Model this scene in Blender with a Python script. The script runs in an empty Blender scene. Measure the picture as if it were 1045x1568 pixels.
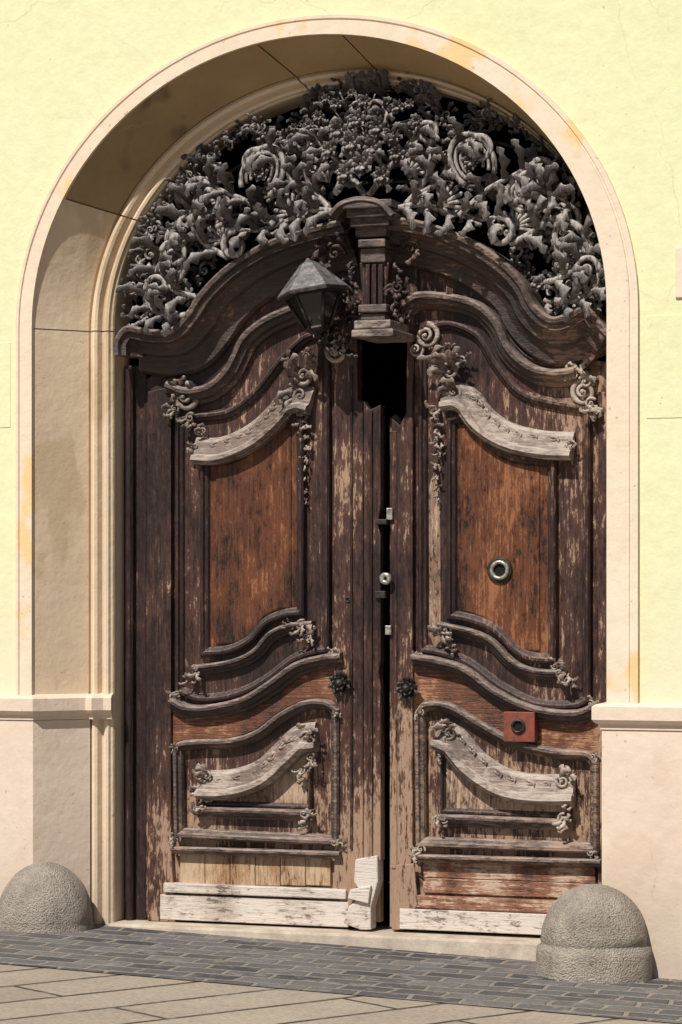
import bpy, bmesh, math, random
from mathutils import Vector, Matrix
random.seed(7)
R=math.radians
# ---------------------------------------------------------------- survey of the facade
TH=R(20); FPX=4211.0; DC=12.96; EYE=1.6
CAM=Vector((DC*math.sin(TH),-DC*math.cos(TH),EYE))
FW=Vector((-math.sin(TH),math.cos(TH),0)); RT=Vector((math.cos(TH),math.sin(TH),0))
YD=0.35
def P(u,v,Y):
    "drawing coordinate -> metres on the facade-parallel plane at depth Y"
    d=FW+RT*((u-522.5)/FPX)+Vector((0,0,1))*((920-v)/FPX)
    t=(Y-CAM.y)/d.y
    p=CAM+d*t
    return (p.x,p.z)
M=1/318.0
# ---------------------------------------------------------------- node helpers
class NT:
    def __init__(s,name):
        s.m=bpy.data.materials.new(name); s.m.use_nodes=True
        s.t=s.m.node_tree; s.b=s.t.nodes['Principled BSDF']
        tc=s.t.nodes.new('ShaderNodeTexCoord'); s.co=tc.outputs['Object']
        g=s.t.nodes.new('ShaderNodeNewGeometry'); s.nor=g.outputs['Normal']; s.pt=g.outputs['Pointiness']
    def lk(s,a,b): s.t.links.new(a,b)
    def noise(s,scale,detail=5,rough=.6,sc=(1,1,1),dist=0,rot=(0,0,0)):
        mp=s.t.nodes.new('ShaderNodeMapping'); mp.inputs['Scale'].default_value=sc; mp.inputs['Rotation'].default_value=rot
        s.lk(s.co,mp.inputs[0])
        n=s.t.nodes.new('ShaderNodeTexNoise'); n.inputs['Scale'].default_value=scale
        n.inputs['Detail'].default_value=detail; n.inputs['Roughness'].default_value=rough
        n.inputs['Distortion'].default_value=dist
        s.lk(mp.outputs[0],n.inputs['Vector']); return n.outputs['Fac']
    def vor(s,scale,feat='DISTANCE_TO_EDGE',sc=(1,1,1)):
        mp=s.t.nodes.new('ShaderNodeMapping'); mp.inputs['Scale'].default_value=sc
        s.lk(s.co,mp.inputs[0])
        n0=s.t.nodes.new('ShaderNodeTexNoise'); n0.inputs['Scale'].default_value=3; n0.inputs['Detail'].default_value=5
        s.lk(mp.outputs[0],n0.inputs['Vector'])
        mx=s.t.nodes.new('ShaderNodeMix'); mx.data_type='VECTOR'; mx.inputs[0].default_value=.25
        s.lk(mp.outputs[0],mx.inputs[4]); s.lk(n0.outputs['Color'],mx.inputs[5])
        n=s.t.nodes.new('ShaderNodeTexVoronoi'); n.feature=feat; n.inputs['Scale'].default_value=scale
        s.lk(mx.outputs[1],n.inputs['Vector']); return n.outputs['Distance']
    def math(s,op,a,b=None,c=None,clamp=False):
        n=s.t.nodes.new('ShaderNodeMath'); n.operation=op; n.use_clamp=clamp
        for i,x in enumerate((a,b,c)):
            if x is None: continue
            if isinstance(x,(int,float)): n.inputs[i].default_value=x
            else: s.lk(x,n.inputs[i])
        return n.outputs[0]
    def rng(s,x,a,b,c=0,d=1):
        n=s.t.nodes.new('ShaderNodeMapRange'); s.lk(x,n.inputs[0])
        for i,k in zip((1,2,3,4),(a,b,c,d)): n.inputs[i].default_value=k
        return n.outputs[0]
    def mix(s,f,a,b,mode='MIX'):
        n=s.t.nodes.new('ShaderNodeMix'); n.data_type='RGBA'; n.blend_type=mode
        if isinstance(f,(int,float)): n.inputs[0].default_value=f
        else: s.lk(f,n.inputs[0])
        for i,x in ((6,a),(7,b)):
            if isinstance(x,tuple): n.inputs[i].default_value=(*x,1) if len(x)==3 else x
            else: s.lk(x,n.inputs[i])
        return n.outputs[2]
    def comp(s,vec,k):
        n=s.t.nodes.new('ShaderNodeSeparateXYZ'); s.lk(vec,n.inputs[0]); return n.outputs[k]
    def bump(s,h,strength,dist=.01):
        n=s.t.nodes.new('ShaderNodeBump'); n.inputs['Strength'].default_value=strength; n.inputs['Distance'].default_value=dist
        s.lk(h,n.inputs['Height']); s.lk(n.outputs[0],s.b.inputs['Normal'])
    def out(s,col,rough=.8,metal=0):
        if isinstance(col,tuple): s.b.inputs['Base Color'].default_value=(*col,1)
        else: s.lk(col,s.b.inputs['Base Color'])
        if isinstance(rough,(int,float)): s.b.inputs['Roughness'].default_value=rough
        else: s.lk(rough,s.b.inputs['Roughness'])
        s.b.inputs['Metallic'].default_value=metal
        return s.m
def wood(name,dark,mid,pale,bias=0.0,axis='z',dust_hilite=.5,low=.35,bumps=.7,spec=.4,dustcol=(.36,.29,.24),peel=.5,bare=(.34,.21,.13),edge=0,fleck=.5):
    n=NT(name)
    sc=(9,9,.5) if axis=='z' else (.5,9,9)
    gr=n.noise(9,6,.75,sc,.4)
    fine=n.noise(26,3,.7,(9,9,.4) if axis=='z' else (.4,9,9))
    pat=n.noise(2.6,5,.65,(1.3,1.3,.6))
    spk=n.noise(46,4,.75,(1,1,.33) if axis=='z' else (.33,1,1))
    z=n.comp(n.co,2); x=n.comp(n.co,0)
    lo=n.math('ADD',n.rng(z,1.25,0.0,0,low),n.rng(x,-1.1,1.0,-.08,.16))
    f=n.math('ADD',n.math('MULTIPLY',gr,.65),n.math('MULTIPLY',pat,.95))
    f=n.math('ADD',f,n.math('MULTIPLY',spk,.25))
    f=n.math('ADD',f,n.math('MULTIPLY',lo,.45))
    f=n.math('ADD',f,bias-.42)
    c=n.mix(n.rng(f,.43,.57),dark,mid)
    c=n.mix(n.rng(f,.60,.80),c,pale)
    pf=n.math('ADD',n.math('MULTIPLY',spk,.55),n.math('MULTIPLY',gr,.55))
    pf=n.math('ADD',pf,n.math('MULTIPLY',pat,.65)); pf=n.math('ADD',pf,n.math('MULTIPLY',lo,.33))
    pf=n.rng(pf,.975-bias*.4,1.01-bias*.4)
    c=n.mix(n.math('MULTIPLY',pf,peel),c,bare)
    dk=n.rng(n.math('ADD',n.math('MULTIPLY',spk,.6),n.math('MULTIPLY',pat,.4)),.45,.41)
    c=n.mix(n.math('MULTIPLY',dk,fleck),c,(.016,.010,.008))
    ck=n.rng(fine,.39,.32)
    c=n.mix(n.math('MULTIPLY',ck,.8),c,(.010,.007,.006))
    if edge:
        e_=n.math('MULTIPLY',n.rng(n.pt,.515,.58),n.rng(spk,.42,.58))
        c=n.mix(n.math('MULTIPLY',e_,edge),c,dustcol)
    nz=n.comp(n.nor,2)
    du=n.math('MULTIPLY',n.rng(nz,.30,.85),n.rng(n.math('ADD',n.math('MULTIPLY',spk,.6),n.math('MULTIPLY',gr,.4)),.42,.58,.25,1))  # upward faces turn dusty pale; the colour also paints in ledge highlights
    c=n.mix(n.math('MULTIPLY',du,dust_hilite),c,dustcol)
    h=n.math('ADD',n.math('MULTIPLY',gr,.7),n.math('MULTIPLY',fine,.6))
    h=n.math('ADD',h,n.math('MULTIPLY',spk,.6))
    n.bump(h,bumps,.008)
    n.b.inputs['Specular IOR Level'].default_value=spec
    return n.out(c,n.rng(spk,.35,.65,.34,.68))
def plaster(name,c1,c2,stain,crack=.5,stainf=.5,zlow=None,ns=2.3):
    n=NT(name)
    a=n.noise(1.1,5,.6); b=n.noise(14,5,.7); s_=n.noise(ns,4,.55,(1,1,.6))
    c=n.mix(n.rng(a,.35,.65),c1,c2)
    c=n.mix(n.math('MULTIPLY',n.rng(b,.35,.75),.17),c,(.35,.28,.2))
    if stainf: c=n.mix(n.math('MULTIPLY',n.rng(s_,.575,.62),stainf),c,stain)
    if crack:
        v=n.vor(1.3)
        m=n.rng(n.noise(.8,3),.5,.6)
        c=n.mix(n.math('MULTIPLY',n.math('MULTIPLY',n.rng(v,.004,.001),m),crack),c,(.42,.34,.2))
    pit=n.rng(n.noise(38,2,.5),.30,.25)
    c=n.mix(n.math('MULTIPLY',pit,.5),c,(.3,.22,.14))
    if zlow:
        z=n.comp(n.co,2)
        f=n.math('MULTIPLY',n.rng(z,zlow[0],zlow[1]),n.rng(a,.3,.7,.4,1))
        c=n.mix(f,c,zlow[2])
    n.bump(n.math('ADD',n.math('MULTIPLY',b,.7),n.math('MULTIPLY',n.noise(4,3),1.2)),.5,.012)
    n.b.inputs['Specular IOR Level'].default_value=.2
    return n.out(c,.9)
DK=(.022,.0115,.0105); MD=(.074,.034,.025); PL=(.22,.12,.075)
m_frame=wood('wood_dark_painted',DK,(.046,.023,.020),(.14,.078,.055),bias=-.03,dust_hilite=.5,low=.20,peel=.4,fleck=.2)
m_stile=wood('wood_worn_stile',DK,MD,PL,bias=.0,dust_hilite=.5,low=.5,peel=.85,bare=(.38,.25,.17),fleck=.45)
m_worn=wood('wood_peeled_strip',(.08,.042,.028),(.22,.13,.085),(.42,.30,.21),bias=.14,dust_hilite=.4,low=.2,peel=.9,bare=(.46,.33,.23),fleck=.7)
m_panel=wood('wood_panel_brown',(.034,.015,.010),(.125,.043,.019),(.24,.09,.038),bias=.03,dust_hilite=.4,low=.15,bumps=.9,peel=.6,bare=(.33,.14,.065),fleck=.85)
m_mid=wood('wood_mid_rail',(.038,.018,.013),(.15,.050,.020),(.27,.12,.055),bias=.04,axis='x',dust_hilite=.5,low=.2,peel=.7,bare=(.40,.22,.12))
m_mould=wood('wood_moulding',(.022,.012,.011),(.056,.030,.023),(.18,.11,.08),bias=.0,axis='x',dust_hilite=.85,low=.3,spec=.6,dustcol=(.40,.31,.26),peel=.5,edge=.2)
m_dusty=wood('wood_dusty_carving',(.060,.038,.030),(.15,.105,.083),(.36,.28,.225),bias=.06,axis='x',dust_hilite=.95,low=.25,dustcol=(.52,.45,.39),peel=.5,bare=(.40,.33,.27),edge=.4,bumps=.45,fleck=.35)
m_kick=wood('wood_bare_planks',(.08,.045,.025),(.36,.21,.11),(.50,.36,.24),bias=.10,dust_hilite=.3,low=.2,bare=(.55,.40,.27),fleck=.6)
m_kickr=wood('wood_red_planks',(.06,.025,.015),(.25,.105,.055),(.44,.27,.18),bias=.04,axis='x',dust_hilite=.3,low=.12,bare=(.52,.38,.28),peel=.9)
m_pale=wood('wood_grey_boards',(.11,.075,.055),(.44,.36,.30),(.60,.52,.45),bias=.16,axis='x',dust_hilite=.3,low=.2,bumps=.6,bare=(.66,.59,.52),fleck=.6)
m_carve=wood('wood_carved_grey',(.026,.019,.017),(.066,.052,.046),(.18,.15,.135),bias=.01,dust_hilite=.95,low=0,dustcol=(.54,.49,.45),spec=.7,peel=.3,bare=(.32,.28,.25),edge=.7,fleck=.2)
m_wall=plaster('plaster_yellow',(.725,.725,.43),(.75,.75,.48),(.80,.60,.28),.35,.0,(1.9,1.2,(.73,.65,.49)))
m_band=plaster('plaster_cream_band',(.76,.65,.51),(.74,.61,.46),(.76,.50,.20),.0,.75)
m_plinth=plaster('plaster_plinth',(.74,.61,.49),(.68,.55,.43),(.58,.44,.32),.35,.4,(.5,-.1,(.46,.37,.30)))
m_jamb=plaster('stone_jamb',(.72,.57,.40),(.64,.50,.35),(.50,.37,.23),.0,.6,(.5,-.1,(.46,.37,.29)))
m_soff=plaster('stone_soffit_weathered_shade',(.42,.29,.15),(.28,.19,.10),(.15,.10,.06),.3,.8,None,1.6)  # weathered brown stone, darkened further to paint in the soffit's shade
n=NT('stone_bollard_concrete')
a=n.noise(8,6,.7); b=n.noise(60,4,.7); e=n.noise(120,2,.5)
c=n.mix(n.rng(a,.35,.65),(.29,.25,.205),(.46,.40,.33))
c=n.mix(n.math('MULTIPLY',n.rng(b,.42,.30),.8),c,(.10,.09,.08))
n.bump(n.math('ADD',b,n.math('ADD',a,e)),.9,.016); m_boll=n.out(c,.95)
n=NT('threshold_stone')
a=n.noise(6,6,.7); b=n.noise(50,4,.7)
c=n.mix(n.rng(a,.35,.65),(.36,.29,.22),(.58,.50,.40)); n.bump(b,.5,.008); m_thr=n.out(c,.9)
n=NT('black_iron'); b=n.noise(40,5,.7)
c=n.mix(n.rng(b,.4,.65),(.014,.012,.011),(.06,.05,.04)); n.bump(b,.4,.004); m_iron=n.out(c,.5,.4)
n=NT('lead_roof_sheet'); b=n.noise(20,5,.7)
c=n.mix(n.rng(b,.4,.65),(.09,.088,.09),(.27,.25,.24)); n.bump(b,.6,.008); m_lead=n.out(c,.5,.2)
n=NT('lantern_glass'); m_glass=n.out((.012,.013,.010),.15); 
n=NT('bare_metal'); b=n.noise(60,4,.6)
m_metal=n.out(n.mix(n.rng(b,.4,.6),(.22,.20,.17),(.48,.45,.40)),.4,.6)
n=NT('red_lock_plate'); b=n.noise(30,5,.7)
m_red=n.out(n.mix(n.rng(b,.4,.65),(.24,.05,.028),(.10,.035,.022)),.6)
n=NT('dark_interior'); m_void=n.out((.005,.0045,.004),1)
# paving
def brickmat(name,c1,c2,mort,bw,bh,rot,msz,bumpd,var=.5,off=.5,dirt=.35,warp=.012,tint=(.27,.23,.19)):
    n=NT(name)
    mp=n.t.nodes.new('ShaderNodeMapping'); mp.inputs['Rotation'].default_value=(0,0,rot); n.lk(n.co,mp.inputs[0])
    no=n.t.nodes.new('ShaderNodeTexNoise'); no.inputs['Scale'].default_value=6; n.lk(mp.outputs[0],no.inputs['Vector'])
    ad=n.t.nodes.new('ShaderNodeMix'); ad.data_type='VECTOR'; ad.inputs[0].default_value=warp
    n.lk(mp.outputs[0],ad.inputs[4]); n.lk(no.outputs['Color'],ad.inputs[5])
    br=n.t.nodes.new('ShaderNodeTexBrick'); n.lk(ad.outputs[1],br.inputs['Vector'])
    br.inputs['Scale'].default_value=1; br.inputs['Brick Width'].default_value=bw; br.inputs['Row Height'].default_value=bh
    br.inputs['Mortar Size'].default_value=msz; br.inputs['Mortar Smooth'].default_value=.3
    br.inputs['Color1'].default_value=(*c1,1); br.inputs['Color2'].default_value=(*c2,1); br.inputs['Mortar'].default_value=(*mort,1)
    br.offset=off
    a=n.noise(1.6,6,.7); b=n.noise(45,5,.7)
    c=n.mix(n.math('MULTIPLY',n.rng(a,.42,.62),var),br.outputs['Color'],tint)
    c=n.mix(n.math('MULTIPLY',n.rng(b,.4,.65),dirt),c,(.03,.03,.03))
    c=n.mix(n.math('MULTIPLY',n.rng(n.noise(9,5,.7),.54,.66),.5),c,(.36,.32,.28))
    h=n.math('SUBTRACT',n.math('MULTIPLY',b,.45),br.outputs['Fac'])
    n.bump(h,1,bumpd)
    return n.out(c,.75)
m_pav=brickmat('dark_setts',(.034,.038,.050),(.17,.17,.175),(.30,.26,.22),.22,.13,R(-3),.013,.03,.30,warp=.05)
m_slab=brickmat('pale_flagstones',(.34,.275,.215),(.42,.35,.275),(.035,.028,.022),1.9,.33,R(-64),.014,.012,.30,dirt=.35,tint=(.22,.18,.145))
# ---------------------------------------------------------------- object helpers
def empty(name):
    o=bpy.data.objects.new(name,None); bpy.context.scene.collection.objects.link(o); return o
def mesh(name,verts,faces,mat,parent=None,bevel=0,smooth=False,recalc=True):
    me=bpy.data.meshes.new(name); me.from_pydata([tuple(v) for v in verts],[],faces)
    if recalc:
        bm=bmesh.new(); bm.from_mesh(me); bmesh.ops.recalc_face_normals(bm,faces=bm.faces); bm.to_mesh(me); bm.free()
    me.materials.append(mat)
    if smooth:
        for p in me.polygons: p.use_smooth=True
    o=bpy.data.objects.new(name,me); bpy.context.scene.collection.objects.link(o)
    if parent: o.parent=parent
    if bevel:
        b=o.modifiers.new('bev','BEVEL'); b.width=bevel; b.segments=2; b.limit_method='ANGLE'; b.angle_limit=R(40)
    return o
def cat(pts,n=7):
    if len(pts)<3: return list(pts)
    q=[tuple(2*a-b for a,b in zip(pts[0],pts[1]))]+list(pts)+[tuple(2*a-b for a,b in zip(pts[-1],pts[-2]))]
    out=[]
    for i in range(1,len(q)-2):
        for k in range(n):
            t=k/n
            out.append(tuple(.5*((2*b)+(-a+c)*t+(2*a-5*b+4*c-d)*t*t+(-a+3*b-3*c+d)*t**3) for a,b,c,d in zip(q[i-1],q[i],q[i+1],q[i+2])))
    out.append(tuple(pts[-1])); return out
def slab(name,px,Yf,Yb,mat,parent,bevel=.004):
    w=[P(u,v,Yf) for u,v in px]; n=len(w)
    vs=[(x,Yf,z) for x,z in w]+[(x,Yb,z) for x,z in w]
    fs=[list(range(n)),list(range(2*n-1,n-1,-1))]+[[i,(i+1)%n,(i+1)%n+n,i+n] for i in range(n)]
    return mesh(name,vs,fs,mat,parent,bevel)
def bpx(name,u0,v0,u1,v1,Yf,Yb,mat,parent,bevel=.004):
    x0,_=P(u0,(v0+v1)/2,Yf); x1,_=P(u1,(v0+v1)/2,Yf); _,z0=P((u0+u1)/2,v0,Yf); _,z1=P((u0+u1)/2,v1,Yf)
    return wbox(name,x0,x1,Yf,Yb,z1,z0,mat,parent,bevel)
def wbox(name,x0,x1,y0,y1,z0,z1,mat,parent=None,bevel=.004):
    vs=[(x,y,z) for x in (x0,x1) for y in (y0,y1) for z in (z0,z1)]
    fs=[[0,1,3,2],[4,6,7,5],[0,4,5,1],[2,3,7,6],[0,2,6,4],[1,5,7,3]]
    return mesh(name,vs,fs,mat,parent,bevel)
def sweep_w(name,pts,prof,Y,mat,parent,closed=False,n2=None):
    q=[pts[0]]
    for p in pts[1:]:
        if math.hypot(p[0]-q[-1][0],p[1]-q[-1][1])>1e-4: q.append(p)
    if closed and math.hypot(q[0][0]-q[-1][0],q[0][1]-q[-1][1])<1e-3: q.pop()
    pts=q; N=len(pts); vs=[]; K=len(prof)
    for i in range(N):
        def seg(a,b):
            dx,dz=b[0]-a[0],b[1]-a[1]; l=math.hypot(dx,dz); return (dx/l,dz/l)
        if closed or 0<i<N-1:
            t1=seg(pts[i-1],pts[i]); t2=seg(pts[i],pts[(i+1)%N])
        elif i==0: t1=t2=seg(pts[0],pts[1])
        else: t1=t2=seg(pts[-2],pts[-1])
        n1=(t1[1],-t1[0]); n2_=(t2[1],-t2[0])
        nx,nz=n1[0]+n2_[0],n1[1]+n2_[1]; l=math.hypot(nx,nz) or 1; nx/=l; nz/=l
        c=max(.45,nx*n1[0]+nz*n1[1]); 
        for o,p in prof: vs.append((pts[i][0]+nx*o/c,Y-p,pts[i][1]+nz*o/c))
    fs=[]
    for i in range(N if closed else N-1):
        j=(i+1)%N
        for k in range(K-1): fs.append([i*K+k,i*K+k+1,j*K+k+1,j*K+k])
    if not closed: fs+= [list(range(K)),[ (N-1)*K+k for k in range(K-1,-1,-1)]]
    return mesh(name,vs,fs,mat,parent)
def sweep(name,segs,prof,Y,mat,parent,closed=False,tr=None):
    if isinstance(segs[0],tuple): segs=[segs]
    tr=max(p for o,p in prof)*.7 if tr is None else tr
    pts=[]
    for s in segs: pts+=cat(s)
    return sweep_w(name,[P(u,v,Y-tr) for u,v in pts],prof,Y,mat,parent,closed)
# ---------------------------------------------------------------- carving kit
class Carve:
    def __init__(s): s.v=[]; s.f=[]; s.mir=None
    def add(s,vs,fs):
        b=len(s.v); s.v+=vs; s.f+=[[b+i for i in f] for f in fs]
        if s.mir is not None:
            b=len(s.v); s.v+=[(2*s.mir-x,y,z) for x,y,z in vs]; s.f+=[[b+i for i in reversed(f)] for f in fs]
    def leaf(s,x,y,z,ang,L,W,bend=.6,lift=.02,lobes=3):
        n=10; cols=(-1,-.55,0,.55,1); vs=[];fs=[]; cx,cz=x,z
        for i in range(n+1):
            t=i/n; a=ang+bend*t*t*1.7
            if i: cx+=L/n*math.cos(a); cz+=L/n*math.sin(a)
            w=W*(math.sin(math.pi*min(1,t*.9+.08))**.7)*(1+.50*math.cos(t*lobes*2*math.pi+math.pi))*.72
            ly=lift*math.sin(math.pi*t*.85)*1.3+lift*1.1*t*t
            for c in cols:
                yy=y-ly+(.85*w*c*c)+( .40*w if c==0 else 0)
                k=.5*abs(c)*w
                vs.append((cx-math.sin(a)*w*c+math.cos(a)*k,yy,cz+math.cos(a)*w*c+math.sin(a)*k))
        m=len(cols)
        for i in range(n):
            for k in range(m-1): fs.append([i*m+k,i*m+k+1,(i+1)*m+k+1,(i+1)*m+k])
        s.add(vs,fs)
    def tube(s,pts,rad,sides=7):
        vs=[];fs=[];N=len(pts)
        for i,p in enumerate(pts):
            a=Vector(pts[max(0,i-1)]); b=Vector(pts[min(N-1,i+1)]); t=(b-a).normalized()
            e1=Vector((0,-1,0)); e1=(e1-t*e1.dot(t)).normalized(); e2=t.cross(e1)
            r=rad(i/(N-1))
            for k in range(sides):
                q=Vector(p)+(e1*math.cos(k*2*math.pi/sides)+e2*math.sin(k*2*math.pi/sides))*r
                vs.append(tuple(q))
        for i in range(N-1):
            for k in range(sides):
                k2=(k+1)%sides; fs.append([i*sides+k,i*sides+k2,(i+1)*sides+k2,(i+1)*sides+k])
        fs+= [list(range(sides))[::-1],[(N-1)*sides+k for k in range(sides)]]
        s.add(vs,fs)
    def ball(s,x,y,z,r,sy=1):
        vs=[];fs=[];A=6;B=8
        for i in range(A+1):
            for k in range(B):
                th=math.pi*i/A; ph=2*math.pi*k/B
                vs.append((x+r*math.sin(th)*math.cos(ph),y-r*sy*math.cos(th),z+r*math.sin(th)*math.sin(ph)))
        for i in range(A):
            for k in range(B): fs.append([i*B+k,i*B+(k+1)%B,(i+1)*B+(k+1)%B,(i+1)*B+k])
        s.add(vs,fs)
    def spiral(s,x,y,z,r,a0,hand,turns=1.4,th=.2,lift=.03):
        pts=[];N=int(18*turns)+4
        for i in range(N+1):
            t=i/N; rr=r*(1-.86*t); a=a0+hand*turns*2*math.pi*t
            pts.append((x+rr*math.cos(a),y-lift*t,z+rr*math.sin(a)))
        s.tube(pts,lambda t:r*th*(1-.55*t)); s.ball(x,y-lift,z,r*.2)
    def acanthus(s,x,y,z,size,ang,hand,n=5):
        cx=x+math.cos(ang)*size*.45; cz=z+math.sin(ang)*size*.45
        s.spiral(cx,y-.01,cz,size*.36,ang+math.pi,hand,1.2,.25,size*.22)
        for i in range(n):
            t=i/max(1,n-1); a=ang+math.pi-hand*(-.4)+hand*(t*3.6)
            bx=cx+math.cos(a)*size*.33; bz=cz+math.sin(a)*size*.33
            s.leaf(bx,y-random.uniform(0,.015),bz,a+hand*random.uniform(.2,.9),size*random.uniform(.45,.75),size*random.uniform(.14,.19),hand*random.uniform(.5,1.3),size*random.uniform(.2,.4),random.choice((2,3)))
    def fan(s,x,y,z,ang,L,spread=1.6,n=7):
        for i in range(n):
            t=i/(n-1)-.5; a=ang+spread*t; l=L*(1-.9*t*t)
            p0=(x,y,z); p1=(x+l*.5*math.cos(a),y-l*.28,z+l*.5*math.sin(a)); p2=(x+l*math.cos(a+.2*t),y-l*.12,z+l*math.sin(a+.2*t))
            s.tube(cat([p0,p1,p2],5),lambda q:L*(.03+.075*q)); s.ball(*p2,L*.10)
    def flower(s,x,y,z,r,n=7):
        for i in range(n):
            a=i*2*math.pi/n+random.random()*.3
            s.leaf(x,y,z,a,r,r*.3,.2,r*.35,1)
            s.leaf(x,y-.01,z,a+.4,r*.6,r*.22,.2,r*.4,1)
        s.ball(x,y-r*.25,z,r*.22)
    def vine(s,pts,r,ls,hand=1,end=True):
        p=cat(pts,8); s.tube(p,lambda t:r*(1-.4*t))
        for i in range(3,len(p)-2,3):
            a=math.atan2(p[i+1][2]-p[i-1][2],p[i+1][0]-p[i-1][0])
            sd=1 if (i//3)%2 else -1
            s.leaf(*[p[i][0],p[i][1]-.005,p[i][2]],a+sd*.7,ls*random.uniform(.7,1.1),ls*.2,sd*random.uniform(.6,1.4),ls*.35,3)
        if end:
            a=math.atan2(p[-1][2]-p[-2][2],p[-1][0]-p[-2][0]); rr=ls*.45
            cx=p[-1][0]-math.sin(a)*rr*hand; cz=p[-1][2]+math.cos(a)*rr*hand
            s.spiral(cx,p[-1][1],cz,rr,a-hand*math.pi/2,hand,1.4,.26,ls*.15)
    def obj(s,name,mat,parent=None):
        return mesh(name,s.v,s.f,mat,parent,smooth=True,recalc=False)
# ================================================================ FACADE
fac=empty('building_facade')
XL,XR=-1.61,1.292; ZC=2.94; B0=1.337; SPL=.314; B1=1.135
def arch(s,zb,extra=(0,0,0),n=64,t0=0,t1=1):
    xl=XL+SPL*s-extra[0]; xr=XR-.005*s+extra[2]; b=B0+(B1-B0)*s+extra[1]; c=(xl+xr)/2;a=(xr-xl)/2
    return [(c-a*math.cos(math.pi*(t0+(t1-t0)*i/n)),ZC+b*math.sin(math.pi*(t0+(t1-t0)*i/n))) for i in range(n+1)]
A=arch(0,0); vs=[];fs=[]
W=10.0;H=7.5
for x,z in A: vs+= [(x,0,z),(x,0,H)]
for i in range(len(A)-1): fs.append([2*i,2*i+1,2*i+3,2*i+2])
b=len(vs); vs+=[(-W,0,-.6),(XL,0,-.6),(XL,0,H),(-W,0,H),(XR,0,-.6),(W,0,-.6),(W,0,H),(XR,0,H)]
fs+=[[b,b+1,b+2,b+3],[b+4,b+5,b+6,b+7]]
mesh('wall',vs,fs,m_wall,fac)
mesh('wall_top_and_back',[(-W,0,H),(W,0,H),(W,6,H),(-W,6,H),(-W,6,-.9),(W,6,-.9),(-W,0,-.9),(W,0,-.9)],[[0,1,2,3],[3,2,5,4],[0,3,4,6],[1,7,5,2]],m_wall,fac)
x0,x1,y0,y1,z0,z1=-2.2,2.2,.03,3.5,-.5,5.0
mesh('interior_passage',[(x0,y0,z0),(x1,y0,z0),(x1,y0,z1),(x0,y0,z1),(x0,y1,z0),(x1,y1,z0),(x1,y1,z1),(x0,y1,z1)],[[4,5,6,7],[0,4,7,3],[1,2,6,5],[3,7,6,2],[0,1,5,4]],m_void,fac)
def strip(name,curves,mat,par,smooth=False):
    vs=[];fs=[];K=len(curves);N=len(curves[0])
    for c in curves: vs+=c
    for k in range(K-1):
        for i in range(N-1): fs.append([k*N+i,k*N+i+1,(k+1)*N+i+1,(k+1)*N+i])
    return mesh(name,vs,fs,mat,par,smooth=smooth)
def full(s,zb,extra,y,ztop=ZC):
    a=arch(s,zb,extra); return [(x,y,z) for x,z in [(a[0][0],zb)]+a+[(a[-1][0],zb)]]
ZB=1.13
e=(.085,.088,.145)
def ex(k): return tuple(q*k for q in e)
strip('arch_band',[full(0,ZB,(-.001,-.001,-.001),.02),full(0,ZB,(-.001,-.001,-.001),-.018),full(0,ZB,ex(.72),-.018),full(0,ZB,ex(.74),-.012),full(0,ZB,ex(.80),-.012),full(0,ZB,ex(.82),-.020),full(0,ZB,e,-.020),full(0,ZB,e,.01)],m_band,fac)
prof=[(0,.0),(.62,.225),(.62,.24),(.655,.245),(.67,.225),(.70,.215),(.74,.212),(.78,.22),(.80,.235),(.82,.25),(.855,.255),(.865,.24),(.90,.235),(.94,.24),(.96,.255),(.985,.26),(1,.27),(1,.45)]
cuts=[0,.155,.157,.44,.442,.535,.537,.80,.802,1]
for k in range(0,len(cuts)-1):
    t0,t1=cuts[k],cuts[k+1]
    yo=.02 if t1-t0<.01 else 0
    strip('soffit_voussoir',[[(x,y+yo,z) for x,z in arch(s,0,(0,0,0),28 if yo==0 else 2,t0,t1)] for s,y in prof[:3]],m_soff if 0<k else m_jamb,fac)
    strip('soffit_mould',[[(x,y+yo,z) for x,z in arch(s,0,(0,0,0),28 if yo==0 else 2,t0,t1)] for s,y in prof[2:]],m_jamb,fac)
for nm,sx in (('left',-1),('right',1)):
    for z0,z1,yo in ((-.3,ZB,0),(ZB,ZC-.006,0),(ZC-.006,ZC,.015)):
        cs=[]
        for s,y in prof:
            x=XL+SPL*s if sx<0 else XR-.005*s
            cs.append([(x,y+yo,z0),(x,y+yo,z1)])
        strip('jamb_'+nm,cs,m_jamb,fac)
def plan(name,path,prof,mat):
    N=len(path);K=len(prof);vs=[];fs=[]
    for i in range(N):
        def seg(a,b):
            dx,dy=b[0]-a[0],b[1]-a[1]; l=math.hypot(dx,dy); return (dx/l,dy/l)
        t1=seg(path[i-1],path[i]) if i else seg(path[0],path[1]); t2=seg(path[i],path[i+1]) if i<N-1 else t1
        n1=(t1[1],-t1[0]);n2=(t2[1],-t2[0]); nx,ny=n1[0]+n2[0],n1[1]+n2[1]; l=math.hypot(nx,ny); nx/=l;ny/=l
        c=max(.5,nx*n1[0]+ny*n1[1])
        for o,z in prof: vs.append((path[i][0]+nx*o/c,path[i][1]+ny*o/c,z))
    for i in range(N-1):
        for k in range(K-1): fs.append([i*K+k,i*K+k+1,(i+1)*K+k+1,(i+1)*K+k])
    fs+=[list(range(K)),[(N-1)*K+k for k in range(K)]]
    return mesh(name,vs,fs,mat,fac)
capp=[(-.01,ZB+.012),(.045,ZB),(.06,ZB-.01),(.06,ZB-.07),(.048,ZB-.085),(.030,ZB-.095),(.028,ZB-.115),(-.01,ZB-.12)]
plp=[(-.01,ZB-.118),(.022,ZB-.118),(.022,-.4)]
xl2=XL+SPL*.62
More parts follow.
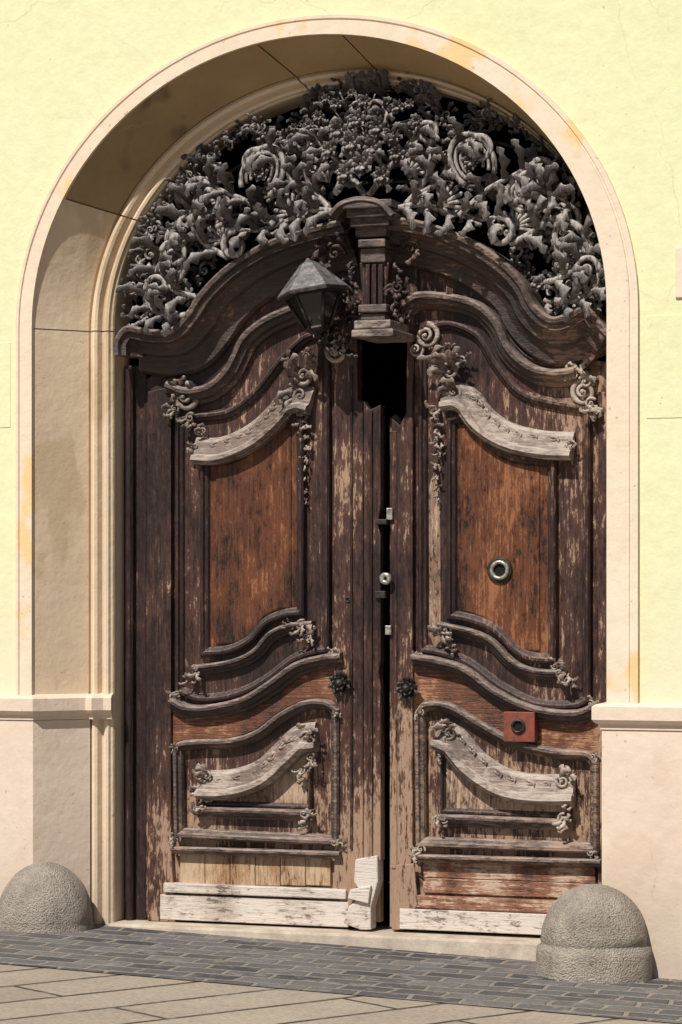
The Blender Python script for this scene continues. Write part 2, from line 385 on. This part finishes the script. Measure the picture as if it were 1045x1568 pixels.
pl=[(-W,0),(XL,0),(xl2-.002,.225)]; pl2=[(xl2+.012,.220),(XL+SPL*.74,.210),(XL+SPL*.82,.24),(XL+SPL,.255)]
pr=[(XR+.0,.3),(XR,0),(W,0)]
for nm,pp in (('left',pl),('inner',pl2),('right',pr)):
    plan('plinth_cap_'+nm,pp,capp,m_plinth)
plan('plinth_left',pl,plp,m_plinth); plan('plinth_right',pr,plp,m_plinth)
bpx('repair_patch',990,482,1060,640,-.003,.002,m_wall,fac,.002)
bpx('cover_plate',1034,378,1075,455,-.012,.002,m_band,fac,.003)
bpx('repair_patch_small',-30,525,16,655,-.003,.002,m_wall,fac,.002)
# ================================================================ DOOR
door=empty('carved_wooden_double_door')
bpx('frame_left',176,560,224,1412,.385,.47,m_frame,door)
sweep('frame_left_bead',[(198,565),(198,1410)],[(-.02,0),(-.02,.03),(-.008,.045),(.008,.045),(.02,.03),(.02,0)],.385,m_frame,door)
bpx('frame_right',932,560,966,1440,.385,.47,m_frame,door)
YB=YD+.035
TOPL=[(224,580),(262,560),(300,545),(335,500),(370,465),(420,425),(480,398),(530,390)]
TOPR=[(622,392),(640,390),(700,410),(750,440),(780,480),(800,520),(850,540),(960,560)]
slab('leaf_left_ground',TOPL+[(548,388),(550,612),(566,626),(583,622),(583,1412),(224,1405)],YB,YB+.05,m_stile,door)
slab('leaf_right_ground',[(597,640),(606,634),(616,650),(624,625)]+TOPR+[(960,1436),(597,1420)],YB,YB+.05,m_stile,door)
slab('leaf_left_outer_stile',[(226,600),(262,592),(262,1300),(268,1412),(226,1410)],YD,YB+.01,m_stile,door)
slab('leaf_left_inner_stile',[(512,470),(546,470),(548,612),(556,616),(556,1330),(530,1410),(512,1350)],YD,YB+.01,m_stile,door)
slab('leaf_right_inner_stile',[(624,470),(632,470),(632,1300),(618,1424),(600,1424),(600,640),(612,652),(622,632)],YD,YB+.01,m_stile,door)
slab('leaf_right_outer_stile',[(916,600),(958,600),(958,1440),(916,1430)],YD,YB+.01,m_stile,door)
slab('astragal',[(557,614),(566,628),(583,620),(583,775),(579,800),(583,820),(583,1010),(580,1030),(583,1050),(583,1318),(557,1318)],YD-.03,YB,m_stile,door)
sweep('astragal_bead',[(566,630),(566,1315)],[(-.012,0),(-.012,.012),(0,.02),(.012,.012),(.012,0)],YD-.03,m_stile,door)
sweep('stile_bead_left',[(538,560),(538,1300)],[(-.006,0),(-.006,.008),(0,.012),(.006,.008),(.006,0)],YD,m_frame,door)
bpx('meeting_edge_right',597,660,608,1330,YD-.006,YB,m_stile,door)
slab('astragal_base_block',[(544,1316),(578,1310),(579,1350),(568,1390),(568,1424),(552,1424),(526,1414),(534,1388),(555,1372),(542,1350)],YD-.05,YB,m_pale,door,.006)
slab('astragal_base_split',[(536,1362),(568,1356),(564,1384),(532,1376)],YD-.070,YD-.045,m_pale,door,.005)
slab('leaf_right_base_splinter',[(606,1325),(634,1322),(640,1385),(612,1424),(600,1424)],YD-.015,YD,m_stile,door,.004)
big=[(0,0),(0,.20),(.012,.215),(.030,.21),(.040,.19),(.062,.185),(.070,.15),(.095,.125),(.12,.115),(.13,.085),(.165,.06),(.205,.05),(.215,.03),(.22,0)]
med=[(0,0),(.004,.075),(.018,.09),(.034,.088),(.042,.065),(.062,.055),(.070,.035),(.085,.028),(.088,0)]
sml=[(0,0),(.002,.03),(.010,.042),(.022,.042),(.028,.028),(.040,.022),(.046,.010),(.048,0)]
thin=[(0,0),(.002,.018),(.010,.026),(.020,.018),(.022,0)]
ogee=[(0,0),(.004,.020),(.022,.034),(.050,.042),(.078,.052),(.088,.078),(.106,.084),(.116,.066),(.124,.060),(.126,0)]
def hd(prof,k): return [(o*k,p*k) for o,p in prof]
CL=[(180,545),(182,520),(200,500),(235,505),(268,503),(292,478),(312,448),(350,410),(400,378),(450,358),(500,344),(528,338)]
CR=[(598,333),(640,338),(690,352),(740,375),(782,405),(808,435),(824,466),(850,486),(878,478),(904,468),(922,490),(940,510)]
sweep('cornice_left',CL,big,YB,m_mould,door); sweep('cornice_right',CR,big,YB,m_mould,door)
sweep('cornice_bead_left',[(250,572),(300,560),(335,512),(372,475),(425,438),(490,412),(530,405)],thin,YB,m_frame,door)
sweep('cornice_bead_right',[(612,403),(680,415),(735,445),(768,485),(790,525),(830,552),(920,560)],thin,YB,m_frame,door)
EL=[(258,582),(285,592),(318,586),(345,560),(368,515),(400,487),(440,468),(480,452),(512,455)]
ER=[(612,462),(640,446),(690,448),(735,462),(765,490),(785,530),(815,556),(848,564),(880,560)]
sweep('eyebrow_left',EL,med,YB,m_mould,door); sweep('eyebrow_right',ER,med,YB,m_mould,door)
TL=[(268,640),(300,633),(350,625),(390,594),(425,550),(460,515),(490,503)]
sweep('upper_frame_left',[TL+[], [(505,520),(505,1000)],[(505,1000),(480,1004),(450,1016),(410,1046),(365,1068),(310,1076),(268,1062)],[(268,1062),(268,640)]],sml,YB,m_frame,door,True)
TRr=[(645,508),(665,494),(695,492),(735,512),(765,558),(800,597),(850,612),(905,620)]
sweep('upper_frame_right',[TRr,[(905,620),(905,1075)],[(905,1075),(880,1086),(820,1084),(765,1058),(715,1022),(675,1006),(640,1000)],[(640,1000),(640,520)]],sml,YB,m_frame,door,True)
slab('upper_ground_left',TL[:]+[(500,520),(500,1000),(450,1010),(410,1040),(365,1062),(310,1070),(272,1058)],YB-.008,YB,m_stile,door,.002)
slab('upper_ground_right',TRr+[(903,1070),(880,1080),(820,1078),(765,1052),(715,1016),(675,1000),(644,996)],YB-.008,YB,m_stile,door,.002)
slab('peeled_strip_right',[(657,745),(664,722),(674,750),(676,980),(666,992),(658,975)],YB-.012,YB-.004,m_worn,door,.001)
slab('peeled_strip_left',[(484,770),(494,745),(499,800),(499,985),(488,990),(484,900)],YB-.012,YB-.004,m_stile,door,.001)
sweep('panel_head_left',[(296,668),(330,668),(370,651),(400,626),(425,598),(455,588),(478,592)],hd(ogee,1.1),YB-.008,m_dusty,door)
sweep('panel_head_right',[(672,586),(700,584),(728,598),(752,628),(785,648),(830,658),(876,660)],hd(ogee,1.1),YB-.008,m_dusty,door)
def panel(side,top,bot,xl,xr):
    lp=[top,[top[-1],bot[0]],bot,[bot[-1],top[0]]]
    sweep('panel_frame_'+side,lp,sml,YB-.012,m_frame,door,True)
    ins=[(u,v) for u,v in cat(top,4)]+[(u,v) for u,v in cat(bot,4)]
    slab('panel_field_'+side,ins,YB-.016,YB,m_panel,door,.0)
    cx=sum(p[0] for p in ins)/len(ins); cy=sum(p[1] for p in ins)/len(ins)
    ins2=[(cx+(u-cx)*.72,cy+(v-cy)*.90) for u,v in ins]
    slab('panel_raised_'+side,ins2,YB-.026,YB-.01,m_panel,door,.008)
panel('left',[(306,700),(345,695),(385,678),(412,652),(440,634),(466,640)],[(466,944),(440,946),(410,958),(385,985),(350,1002),(306,1006)],306,466)
panel('right',[(684,640),(706,634),(735,650),(760,680),(800,696),(852,700)],[(852,1016),(815,1014),(785,1000),(755,970),(720,955),(684,948)],684,852)
sweep('panel_foot_left',[(296,1018),(350,1010),(385,995),(410,968),(440,954),(478,950)],hd(med,.62),YB-.012,m_mould,door)
sweep('panel_foot_right',[(672,952),(720,962),(755,978),(785,1008),(815,1022),(866,1026)],hd(med,.62),YB-.012,m_mould,door)
M1L=[(264,1066),(285,1078),(320,1078),(370,1066),(410,1042),(450,1014),(490,1002),(522,998)]
M2L=[(264,1150),(272,1136),(300,1132),(350,1130),(390,1118),(425,1092),(465,1072),(500,1072),(520,1086)]
slab('mid_rail_left',cat(M1L,3)+cat(M2L[::-1],3),YB-.015,YB+.002,m_mid,door,.003)
sweep('mid_moulding_left',M1L,hd(med,.85),YB-.01,m_mould,door)
M1R=[(632,1000),(670,1006),(715,1020),(765,1056),(820,1080),(880,1086),(918,1070)]
M2R=[(634,1092),(650,1074),(690,1077),(740,1106),(790,1132),(850,1146),(900,1150),(918,1168)]
slab('mid_rail_right',cat(M1R,3)+cat(M2R[::-1],3),YB-.015,YB+.002,m_mid,door,.003)
sweep('mid_moulding_right',M1R,hd(med,.85),YB-.01,m_mould,door)
sweep('lower_frame_left',[M2L,[(520,1086),(520,1296)],[(520,1296),(266,1284)],[(266,1284),(264,1150)]],hd(sml,1.1),YB-.016,m_mould,door,True)
sweep('lower_frame_right',[M2R,[(918,1168),(918,1308)],[(918,1308),(636,1298)],[(636,1298),(634,1092)]],hd(sml,1.1),YB-.016,m_mould,door,True)
def low(side,top,zr,zl):
    sweep('lower_panel_head_'+side,top,hd(ogee,1.15),YB-.004,m_dusty,door)
    t2=[(u,v+28) for u,v in top]
    sweep('lower_panel_frame_'+side,[t2,[t2[-1],zr],[zr,zl],[zl,t2[0]]],hd(sml,.7),YB,m_frame,door,True)
    sweep('lower_panel_foot_'+side,[zl,zr],hd(med,.7),YB,m_mould,door)
    slab('lower_panel_field_'+side,cat(t2,3)+[zr,zl],YB-.012,YB,m_worn,door,.002)
low('left',[(300,1180),(345,1179),(385,1166),(415,1139),(445,1112),(478,1106)],(478,1240),(300,1234))
low('right',[(674,1104),(705,1118),(735,1152),(775,1178),(820,1186),(876,1186)],(876,1254),(674,1246))
for i in range(6):
    u0=276+i*38.5; bpx('kick_plank_left',u0,1306,u0+37.6,1356,YB-.02-random.random()*.006,YB+.01,m_kick,door,.003)
bpx('kick_rail_left',250,1357,530,1372,YD-.02,YB,m_pale,door,.006)
bpx('bottom_board_left',245,1375,534,1414,YD-.005,YB,m_pale,door,.004)
bpx('kick_board_right',648,1318,912,1348,YB-.02,YB+.01,m_kickr,door,.003)
bpx('kick_board_right_lower',648,1349,912,1372,YB-.023,YB+.01,m_kickr,door,.003)
bpx('kick_rail_right',628,1376,912,1396,YD-.012,YB,m_kickr,door,.006)
bpx('bottom_board_right',612,1398,955,1430,YD-.02,YB,m_pale,door,.004)
sweep('sill_moulding_left',[(262,1296),(520,1304)],hd(sml,.8),YD-.01,m_mould,door)
sweep('sill_moulding_right',[(636,1308),(920,1316)],hd(sml,.8),YD-.01,m_mould,door)
Yc=YB
def cb(name,u0,v0,u1,v1,pr,mat=m_mould,bev=.006):
    return bpx(name,u0,v0,u1,v1,Yc-pr,Yc,mat,door,bev)
cb('key_cap_top',524,306,600,318,.30); cb('key_cap_mid',530,318,598,332,.27); cb('key_cap_low',536,332,596,346,.24)
cb('key_cap_neck',544,346,592,362,.20); cb('key_abacus',548,366,590,378,.22); cb('key_abacus2',552,380,590,402,.19)
bpx('key_backing',534,340,640,500,Yc-.02,Yc+.03,m_frame,door)
slab('key_shaft',[(550,402),(596,402),(590,470),(556,470)],Yc-.17,Yc,m_frame,door,.006)
for k in range(3): cb('key_flute',560+k*10,405,566+k*10,468,.19,m_frame,.003)
cb('bracket_a',548,466,592,478,.22); cb('bracket_b',552,480,590,490,.20); cb('bracket_c',542,490,598,503,.30,m_dusty); cb('bracket_d',538,504,602,515,.35,m_dusty)
sweep('key_cap_brow',[(512,330),(530,312),(560,304),(592,310),(612,330)],[(0,0),(0,.30),(.02,.31),(.03,.28),(.04,.27),(.05,0)],Yc,m_mould,door)
C=Carve(); YC=YB-.02
def cl(u,v,size,ang,n=5,hand=1,pr=.02,fl=False,sp=True):
    x,z=P(u,v,YC-pr); s=size*M
    for i in range(n):
        a=ang+random.uniform(-1.2,1.2)
        C.leaf(x+random.uniform(-.2,.2)*s,YC-pr*random.random(),z+random.uniform(-.2,.2)*s,a,s*random.uniform(.6,1.1),s*random.uniform(.16,.24),random.choice((-1,1))*random.uniform(.5,1.6),s*random.uniform(.2,.45),3)
    if sp: C.spiral(x,YC-pr,z,s*.35,ang+2,hand,1.3,.26,s*.15)
    if fl: C.flower(x,YC-pr-.02,z,s*.45,6)
U=math.pi/2
def vol(u,v,r,hand,a0=U):
    x,z=P(u,v,YC-.04); C.spiral(x,YC-.01,z,r*M,a0,hand,1.8,.24,.04)
vol(514,538,19,1); vol(652,514,19,-1); vol(282,608,22,-1); vol(893,600,20,1); vol(488,512,12,1,0); vol(636,535,12,-1)
for (u,v,h) in ((466,575,1),(690,570,-1)):
    cl(u,v,44,U,7,h,.04); cl(u-h*6,v+30,34,U+1,5,-h,.03); cl(u-h*18,v-18,22,U+.5,4,h,.03); cl(u+h*4,v-30,18,U-.4,4,-h,.03)
    for k in range(9):
        cl(u+h*(0 if h>0 else 20),v+55+k*17,20-k*1.4,-U+random.uniform(-.4,.4),4,random.choice((-1,1)),.012,sp=False)
for (u,v,s,a) in ((276,600,30,2.4),(292,640,24,-1.2),(268,625,20,3.5),(897,585,30,.7),(905,618,26,-1.4),(880,575,22,2),(300,684,20,3.5),(868,684,18,-.5),(312,660,18,2.5),
    (500,500,26,1.2),(478,490,24,2),(520,520,18,-1),(700,560,18,1),
    (462,958,26,-1),(470,975,20,-1.6),(446,958,16,3),(300,1024,26,3.6),(292,1036,18,-2),(682,965,28,-2),(690,985,18,-1.2),(858,1030,28,-.6),(870,1044,18,-1.2),(850,1020,16,1),
    (318,1188,30,2.4),(308,1208,22,3.6),(470,1130,30,1),(476,1160,20,-1),(462,1180,16,-1.5),(310,1240,22,3.8),(322,1222,16,2),(466,1246,24,-.8),
    (688,1122,30,2.4),(678,1145,22,-1.8),(862,1196,30,.6),(868,1220,22,-1),(680,1254,20,3.8),(862,1254,24,-.8),
    (270,1150,14,2.5),(512,1090,14,0),(645,1090,14,3),(908,1160,14,0),(272,1285,18,3.6),(512,1290,18,-.6),(645,1300,20,3.8),(905,1306,18,-.6),
    (272,1062,16,3.5),(506,1000,16,0),(645,1004,16,3),(905,1078,16,0)):
    cl(u,v,s,a,5,random.choice((-1,1)),.035)
def relief(path,n,s):
    p=cat(path,12)
    for k in range(n):
        i=int(k/(n-1)*(len(p)-2)); u,v=p[i]; a=math.atan2(-(p[i+1][1]-v),p[i+1][0]-u)
        x,z=P(u,v,YC-.05); ss=s*M*random.uniform(.8,1.15)
        C.leaf(x,YC-.025,z,a+.5,ss,ss*.16,-1.0,ss*.12,2); C.leaf(x,YC-.025,z,a-.3,ss*.8,ss*.14,.8,ss*.1,2)
relief([(452,606),(425,616),(400,642),(370,664),(330,678)],9,22)
relief([(705,602),(728,614),(752,642),(785,662),(840,672)],9,22)
relief([(460,1126),(440,1134),(412,1160),(385,1184),(335,1194)],8,22)
relief([(700,1128),(728,1156),(765,1186),(810,1200),(860,1202)],8,22)
C.obj('leaf_carvings',m_dusty,door)
C=Carve()
for (u,v,s,a) in ((530,390,40,3),(520,430,34,-1.8),(536,460,30,-1.5),(508,400,26,3),(610,380,30,0),(604,430,26,-1),(612,465,24,-1.4),(540,350,26,2),(505,365,20,3.6),(515,470,26,-1),(500,515,20,-1.2)):
    x,z=P(u,v,YD-.12); sz=s*M
    C.acanthus(x,YD-.05-random.random()*.06,z,sz,a,random.choice((-1,1)),6)
for k in range(9):
    x,z=P(545+random.uniform(-4,4),400+k*8,YD-.12); C.leaf(x,YD-.13,z,-U+random.uniform(-.8,.8),.05,.012,1,.02,3)
    x,z=P(604+random.uniform(-4,4),400+k*9,YD-.12); C.leaf(x,YD-.10,z,-U+random.uniform(-.8,.8),.05,.012,1,.02,3)
C.obj('keystone_carvings',m_frame,door)
C=Carve()
for (u,v) in ((521,1046),(624,1054)):
    x,z=P(u,v,YD-.03); C.flower(x,YD-.005,z,.062,8); C.ball(x,YD-.035,z,.026,1.2)
C.obj('rosette_handles',m_iron,door)
def ring(name,u,v,ro,ri,Y,mat,depth=.02):
    x,z=P(u,v,Y); vs=[];fs=[];N=32
    pr=[(ro,0),(ro,-depth*.7),((ro+ri)/2,-depth),(ri,-depth*.7),(ri,.02)]
    for i in range(N):
        a=2*math.pi*i/N
        for r,d in pr: vs.append((x+r*math.cos(a),Y+d,z+r*math.sin(a)))
    K=len(pr)
    for i in range(N):
        j=(i+1)%N
        for k in range(K-1): fs.append([i*K+k,i*K+k+1,j*K+k+1,j*K+k])
    mesh(name,vs,fs,mat,door,smooth=True)
    vs=[(x+ri*math.cos(2*math.pi*i/N),Y-.001,z+ri*math.sin(2*math.pi*i/N)) for i in range(N)]
    mesh(name+'_hole',vs,[list(range(N))],m_void,door)
ring('round_escutcheon_plate',766,873,.062,.046,YB-.028,m_iron,.012)
ring('round_escutcheon',766,873,.048,.030,YB-.032,m_metal,.020)
bpx('lock_plate',771,1090,819,1136,YB-.085,YB,m_red,door,.003)
ring('lock_cylinder',794,1112,.034,.022,YB-.0865,m_iron,.012)
bpx('strike_plate',592,778,601,796,YD-.025,YD,m_metal,door,.002)
ring('cylinder_lock',591,886,.030,.008,YD-.036,m_metal,.014)
bpx('strike_plate_low',590,958,599,972,YD-.025,YD,m_metal,door,.002)
bpx('small_latch',576,795,592,803,YD-.05,YD,m_iron,door,.002); bpx('small_latch_low',574,905,590,916,YD-.05,YD,m_iron,door,.002)
ring('old_keyhole',533,918,.014,.007,YD-.002,m_iron,.006)
# ================================================================ TRANSOM CARVING
T=Carve(); XC=P(566,300,YD-.12)[0]; T.mir=XC
def W3(u,v,pr): 
    x,z=P(u,v,YD-pr); return (x,YD-pr,z)
region=[(212,488),(214,445),(234,374),(266,316),(303,272),(344,238),(380,212),(410,206),(434,232),(456,218),(480,176),(512,152),(566,146),(566,318),(500,336),(450,352),(400,372),(350,404),(312,440),(290,472),(262,500)]
def inside(u,v,region=region):
    c=False;n=len(region)
    for i in range(n):
        a,b_=region[i],region[i-1]
        if (a[1]>v)!=(b_[1]>v) and u<(b_[0]-a[0])*(v-a[1])/(b_[1]-a[1])+a[0]: c=not c
    return c
stems=[([(525,325),(480,322),(440,338),(400,352),(362,352)],1,52),([(350,395),(310,370),(292,335),(300,305)],-1,52),
 ([(305,455),(268,445),(246,415),(248,385)],-1,52),([(500,312),(455,290),(430,245),(400,230)],1,48),([(420,345),(380,310),(340,292),(312,276)],1,48),
 ([(560,300),(530,260),(500,230),(480,205)],1,42),([(285,482),(258,484),(230,470),(224,445)],-1,44),([(345,335),(316,322),(284,327),(262,352)],1,44),
 ([(505,320),(480,290),(466,262),(470,236)],-1,42),([(560,260),(545,220),(530,185),(538,165)],-1,32)]
for pts,h,ls in stems:
    T.vine([W3(u,v,.14+.04*random.random()) for u,v in pts],.016,ls*M,h)
def oval(u,v,ru,rv,tilt,pr):
    x,y,z=W3(u,v,pr)
    for sc,th in ((1,.014),(.74,.009),(.5,.008)):
        pts=[]
        for i in range(29):
            a=-.6+i/28*4.6
            ex_,ez=ru*M*sc*math.cos(a),rv*M*sc*math.sin(a)
            pts.append((x+ex_*math.cos(tilt)-ez*math.sin(tilt),y-.02*(1-sc),z+ex_*math.sin(tilt)+ez*math.cos(tilt)))
        T.tube(pts,lambda t,th=th:th)
    T.flower(x,y-.01,z,ru*M*.5,6)
oval(402,266,32,44,-.5,.17); oval(330,324,22,28,-.8,.16); oval(262,414,20,28,-.9,.16)
for (u,v,a,L) in ((455,330,2.3,38),(350,372,2.4,36),(285,430,2.7,34),(505,280,2.0,34),(430,300,2.6,28),(246,470,2.9,26)):
    T.fan(*W3(u,v,.13),a,L*M)
def fill(reg,sp,lo,hi,box):
    sites=[];tries=0
    while tries<7000:
        tries+=1
        u=random.uniform(box[0],box[1]); v=random.uniform(box[2],box[3])
        if not inside(u,v,reg): continue
        if all((u-a)**2+(v-b_)**2>sp**2 for a,b_ in sites): sites.append((u,v))
    for (u,v) in sites:
        if random.random()<.14: continue
        if (u-402)**2/30**2+(v-266)**2/40**2<1: continue
        a=math.atan2(520-v,u-566)+random.uniform(-1.0,1.0)
        x,y,z=W3(u,v,random.uniform(-.02,.10)); s=random.uniform(lo,hi)*M
        r=random.random()
        if r<.70: T.acanthus(x,y,z,s,a,random.choice((-1,1)),random.randint(5,7))
        elif r<.82: T.flower(x,y,z,s*.5,6)
        else:
            for k in range(4): T.leaf(x,y,z,a+random.uniform(-.8,.8),s*1.1,s*.2,random.uniform(-1.6,1.6),s*.4,3)
fill(region,29,28,42,(188,566,125,500))
edge=cat(region[1:13],5)
for i,(u,v) in enumerate(edge):
    a=math.atan2(560-v,u-566)
    x,y,z=W3(u,v,random.uniform(.04,.12))
    if i%2: T.leaf(x,y,z,a+random.uniform(-.6,.6),random.uniform(14,24)*M,5*M,random.choice((-1,1))*random.uniform(.6,1.8),.03,3)
    if i%3==0: T.acanthus(x,y,z,24*M,a+random.uniform(-.5,.5),random.choice((-1,1)),5)
T.mir=None
fill([(740,360),(800,350),(925,400),(928,478),(905,462),(878,470),(850,478),(826,458),(806,425),(780,396)],24,28,42,(740,930,350,480))
for (u,v,r) in ((520,200,18),(548,184,17),(580,195,18),(540,220,20),(572,226,20),(600,210,16),(505,230,15),(610,236,15),(556,252,22),(530,266,16),(586,270,16),(516,160,11),(560,156,12),(610,164,12),(628,160,9),(640,186,10),(490,180,11),(475,192,9),(452,196,8),(500,152,8),(540,144,8)):
    x,y,z=W3(u,v,.18+random.random()*.04); T.flower(x,y,z,r*M,7)
for (u,v) in ((500,150),(520,140),(545,138),(575,144),(600,150),(625,156),(472,188),(640,180),(452,198)):
    a=W3(560,215,.12); b_=W3(u,v,.16); mid=tuple((p+q)/2+random.uniform(-.02,.02) for p,q in zip(a,b_))
    T.vine([a,mid,b_],.006,17*M,1,False)
T.obj('carved_transom_ornament',m_carve)
D2=Carve(); D2.mir=XC
for pts in ([(232,470),(265,355),(345,268),(450,225),(566,200)],[(270,495),(310,400),(390,330),(480,290),(566,280)]):
    D2.tube(cat([W3(u,v,-.01) for u,v in pts],8),lambda t:.012)
o=D2.obj('support_bars',m_iron); o.parent=bpy.data.objects['carved_transom_ornament']
# ================================================================ LANTERN
lan=empty('wall_lantern')
Yl=.08; lx,lz=P(479,446,Yl); LS=1.08
tilt=Matrix.Translation((lx,Yl,lz))@Matrix.Rotation(R(-9),4,'Y')@Matrix.Rotation(R(12),4,'Z')@Matrix.Scale(LS,4)
def lat(name,rings,mat,sides=6,smooth=False,cap=True,bev=0):
    vs=[];fs=[]
    for r,z in rings:
        for k in range(sides): 
            a=2*math.pi*k/sides; vs.append(tuple(tilt@Vector((r*math.cos(a),r*math.sin(a),z))))
    for i in range(len(rings)-1):
        for k in range(sides): fs.append([i*sides+k,i*sides+(k+1)%sides,(i+1)*sides+(k+1)%sides,(i+1)*sides+k])
    if cap: fs+=[list(range(sides)),[(len(rings)-1)*sides+k for k in range(sides)]]
    return mesh(name,vs,fs,mat,lan,bev,smooth)
lat('roof',[(.158,-.005),(.160,.0),(.055,.108),(.042,.122),(.016,.136),(.006,.148)],m_lead)
lat('eave',[(.140,-.022),(.163,-.018),(.163,-.006),(.14,-.004)],m_iron)
lat('glass_body',[(.052,-.165),(.118,-.024)],m_glass)
lat('base_cup',[(.008,-.215),(.022,-.205),(.018,-.195),(.045,-.180),(.062,-.168),(.060,-.160)],m_iron)
LC=Carve()
for k in range(6):
    a=2*math.pi*k/6
    LC.tube([tuple(tilt@Vector((r*math.cos(a),r*math.sin(a),z))) for r,z in ((.056,-.168),(.122,-.02))],lambda t:.008)
    LC.leaf(*tuple(tilt@Vector((.058*math.cos(a),.058*math.sin(a),-.16))),U+.6*math.cos(a),.05,.012,.5,.01,2)
LC.ball(*tuple(tilt@Vector((0,0,-.225))),.014)
b0=tuple(tilt@Vector((0.02,.02,-.17))); x2,z2=P(512,500,.24); x3,z3=P(540,440,.22)
LC.tube(cat([b0,(b0[0]+.02,.14,b0[2]-.07),(x2,.22,z2),(x2+.03,.33,z2+.03)],8),lambda t:.013)
p0=tuple(tilt@Vector((.12,.05,-.01)))
LC.tube(cat([p0,((p0[0]+x3)/2,.15,z3+.03),(x3,.24,z3)],8),lambda t:.011)
LC.spiral((p0[0]+x3)/2,.17,z3-.03,.035,0,1,1.5,.2,.0); LC.spiral(b0[0]+.05,.16,b0[2]-.03,.045,0,-1,1.5,.2,.0)
for k in range(14): LC.leaf(b0[0]+.008*k,.10+.010*k,b0[2]-.02-.006*k+random.uniform(-.02,.02),random.uniform(3,6.5),.06,.014,1,.02,2)
o=LC.obj('ironwork',m_iron,lan)
# ================================================================ GROUND
def gz(x): return -.034*(x+1.6)
def sheet(name,x0,x1,y0,y1,dz,mat,skew=0,nx=2):
    vs=[(x0,y0,gz(x0)+dz),(x1,y0+skew,gz(x1)+dz),(x1,y1,gz(x1)+dz),(x0,y1,gz(x0)+dz)]
    return mesh(name,vs,[[0,1,2,3]],mat)
sheet('ground',-150,150,-150,150,0,m_slab)
sheet('pavement',-30,30,-1.22,.5,.004,m_pav,0)
door_thr=wbox('door_threshold',-1.30,1.285,.19,.60,-.25,.006,m_thr,None,.012)
def bollard(cx,cy,prof,name):
    vs=[];fs=[];N=40;g0=gz(cx)
    for r,z in prof:
        for k in range(N):
            a=2*math.pi*k/N; rr=r*(1+.012*math.sin(3*a+cx)+.008*math.sin(7*a+z*20)); vs.append((cx+rr*math.cos(a),cy+rr*math.sin(a),g0+z))
    for i in range(len(prof)-1):
        for k in range(N): fs.append([i*N+k,i*N+(k+1)%N,(i+1)*N+(k+1)%N,(i+1)*N+k])
    fs.append([(len(prof)-1)*N+k for k in range(N)])
    return mesh(name,vs,fs,m_boll,None,smooth=True)
dome=lambda r,z0,h,n=12:[(r*math.cos(i/n*math.pi/2)+.004,z0+h*math.sin(i/n*math.pi/2)) for i in range(n+1)]
bollard(-1.545,-.0,[(.24,-.1),(.24,.015),(.235,.03)]+dome(.232,.035,.285),'stone_bollard')
bollard(1.25,-.09,[(.262,-.1),(.262,.10),(.256,.135),(.240,.145),(.238,.155)]+dome(.238,.16,.255),'stone_bollard')
# ================================================================ LIGHT
el,az=R(49),R(12)
s=Vector((-math.sin(az)*math.cos(el),-math.cos(az)*math.cos(el),math.sin(el)))
L=bpy.data.lights.new('sun','SUN'); L.energy=5.0; L.angle=R(.5); L.color=(1,.955,.89)
lo=bpy.data.objects.new('sun',L); lo.rotation_euler=s.to_track_quat('Z','Y').to_euler(); lo.location=(-3,-8,10); bpy.context.scene.collection.objects.link(lo)
w=bpy.data.worlds.new('World'); bpy.context.scene.world=w; w.use_nodes=True
nt=w.node_tree; sk=nt.nodes.new('ShaderNodeTexSky'); sk.sky_type='NISHITA'; sk.sun_disc=False; sk.sun_elevation=el; sk.sun_rotation=math.atan2(s.x,s.y)
nt.links.new(sk.outputs[0],nt.nodes['Background'].inputs[0]); nt.nodes['Background'].inputs[1].default_value=.05
sc=bpy.context.scene; sc.view_settings.view_transform='Standard'; sc.view_settings.look='None'; sc.view_settings.exposure=0
cd=bpy.data.cameras.new('camera'); co=bpy.data.objects.new('camera',cd); sc.collection.objects.link(co); sc.camera=co
cd.sensor_fit='VERTICAL'; cd.sensor_height=36; cd.lens=36*FPX/1568; cd.shift_y=136/1568; cd.clip_end=500
co.location=CAM; co.rotation_euler=(R(90),0,TH)
print('faces',len(T.f))
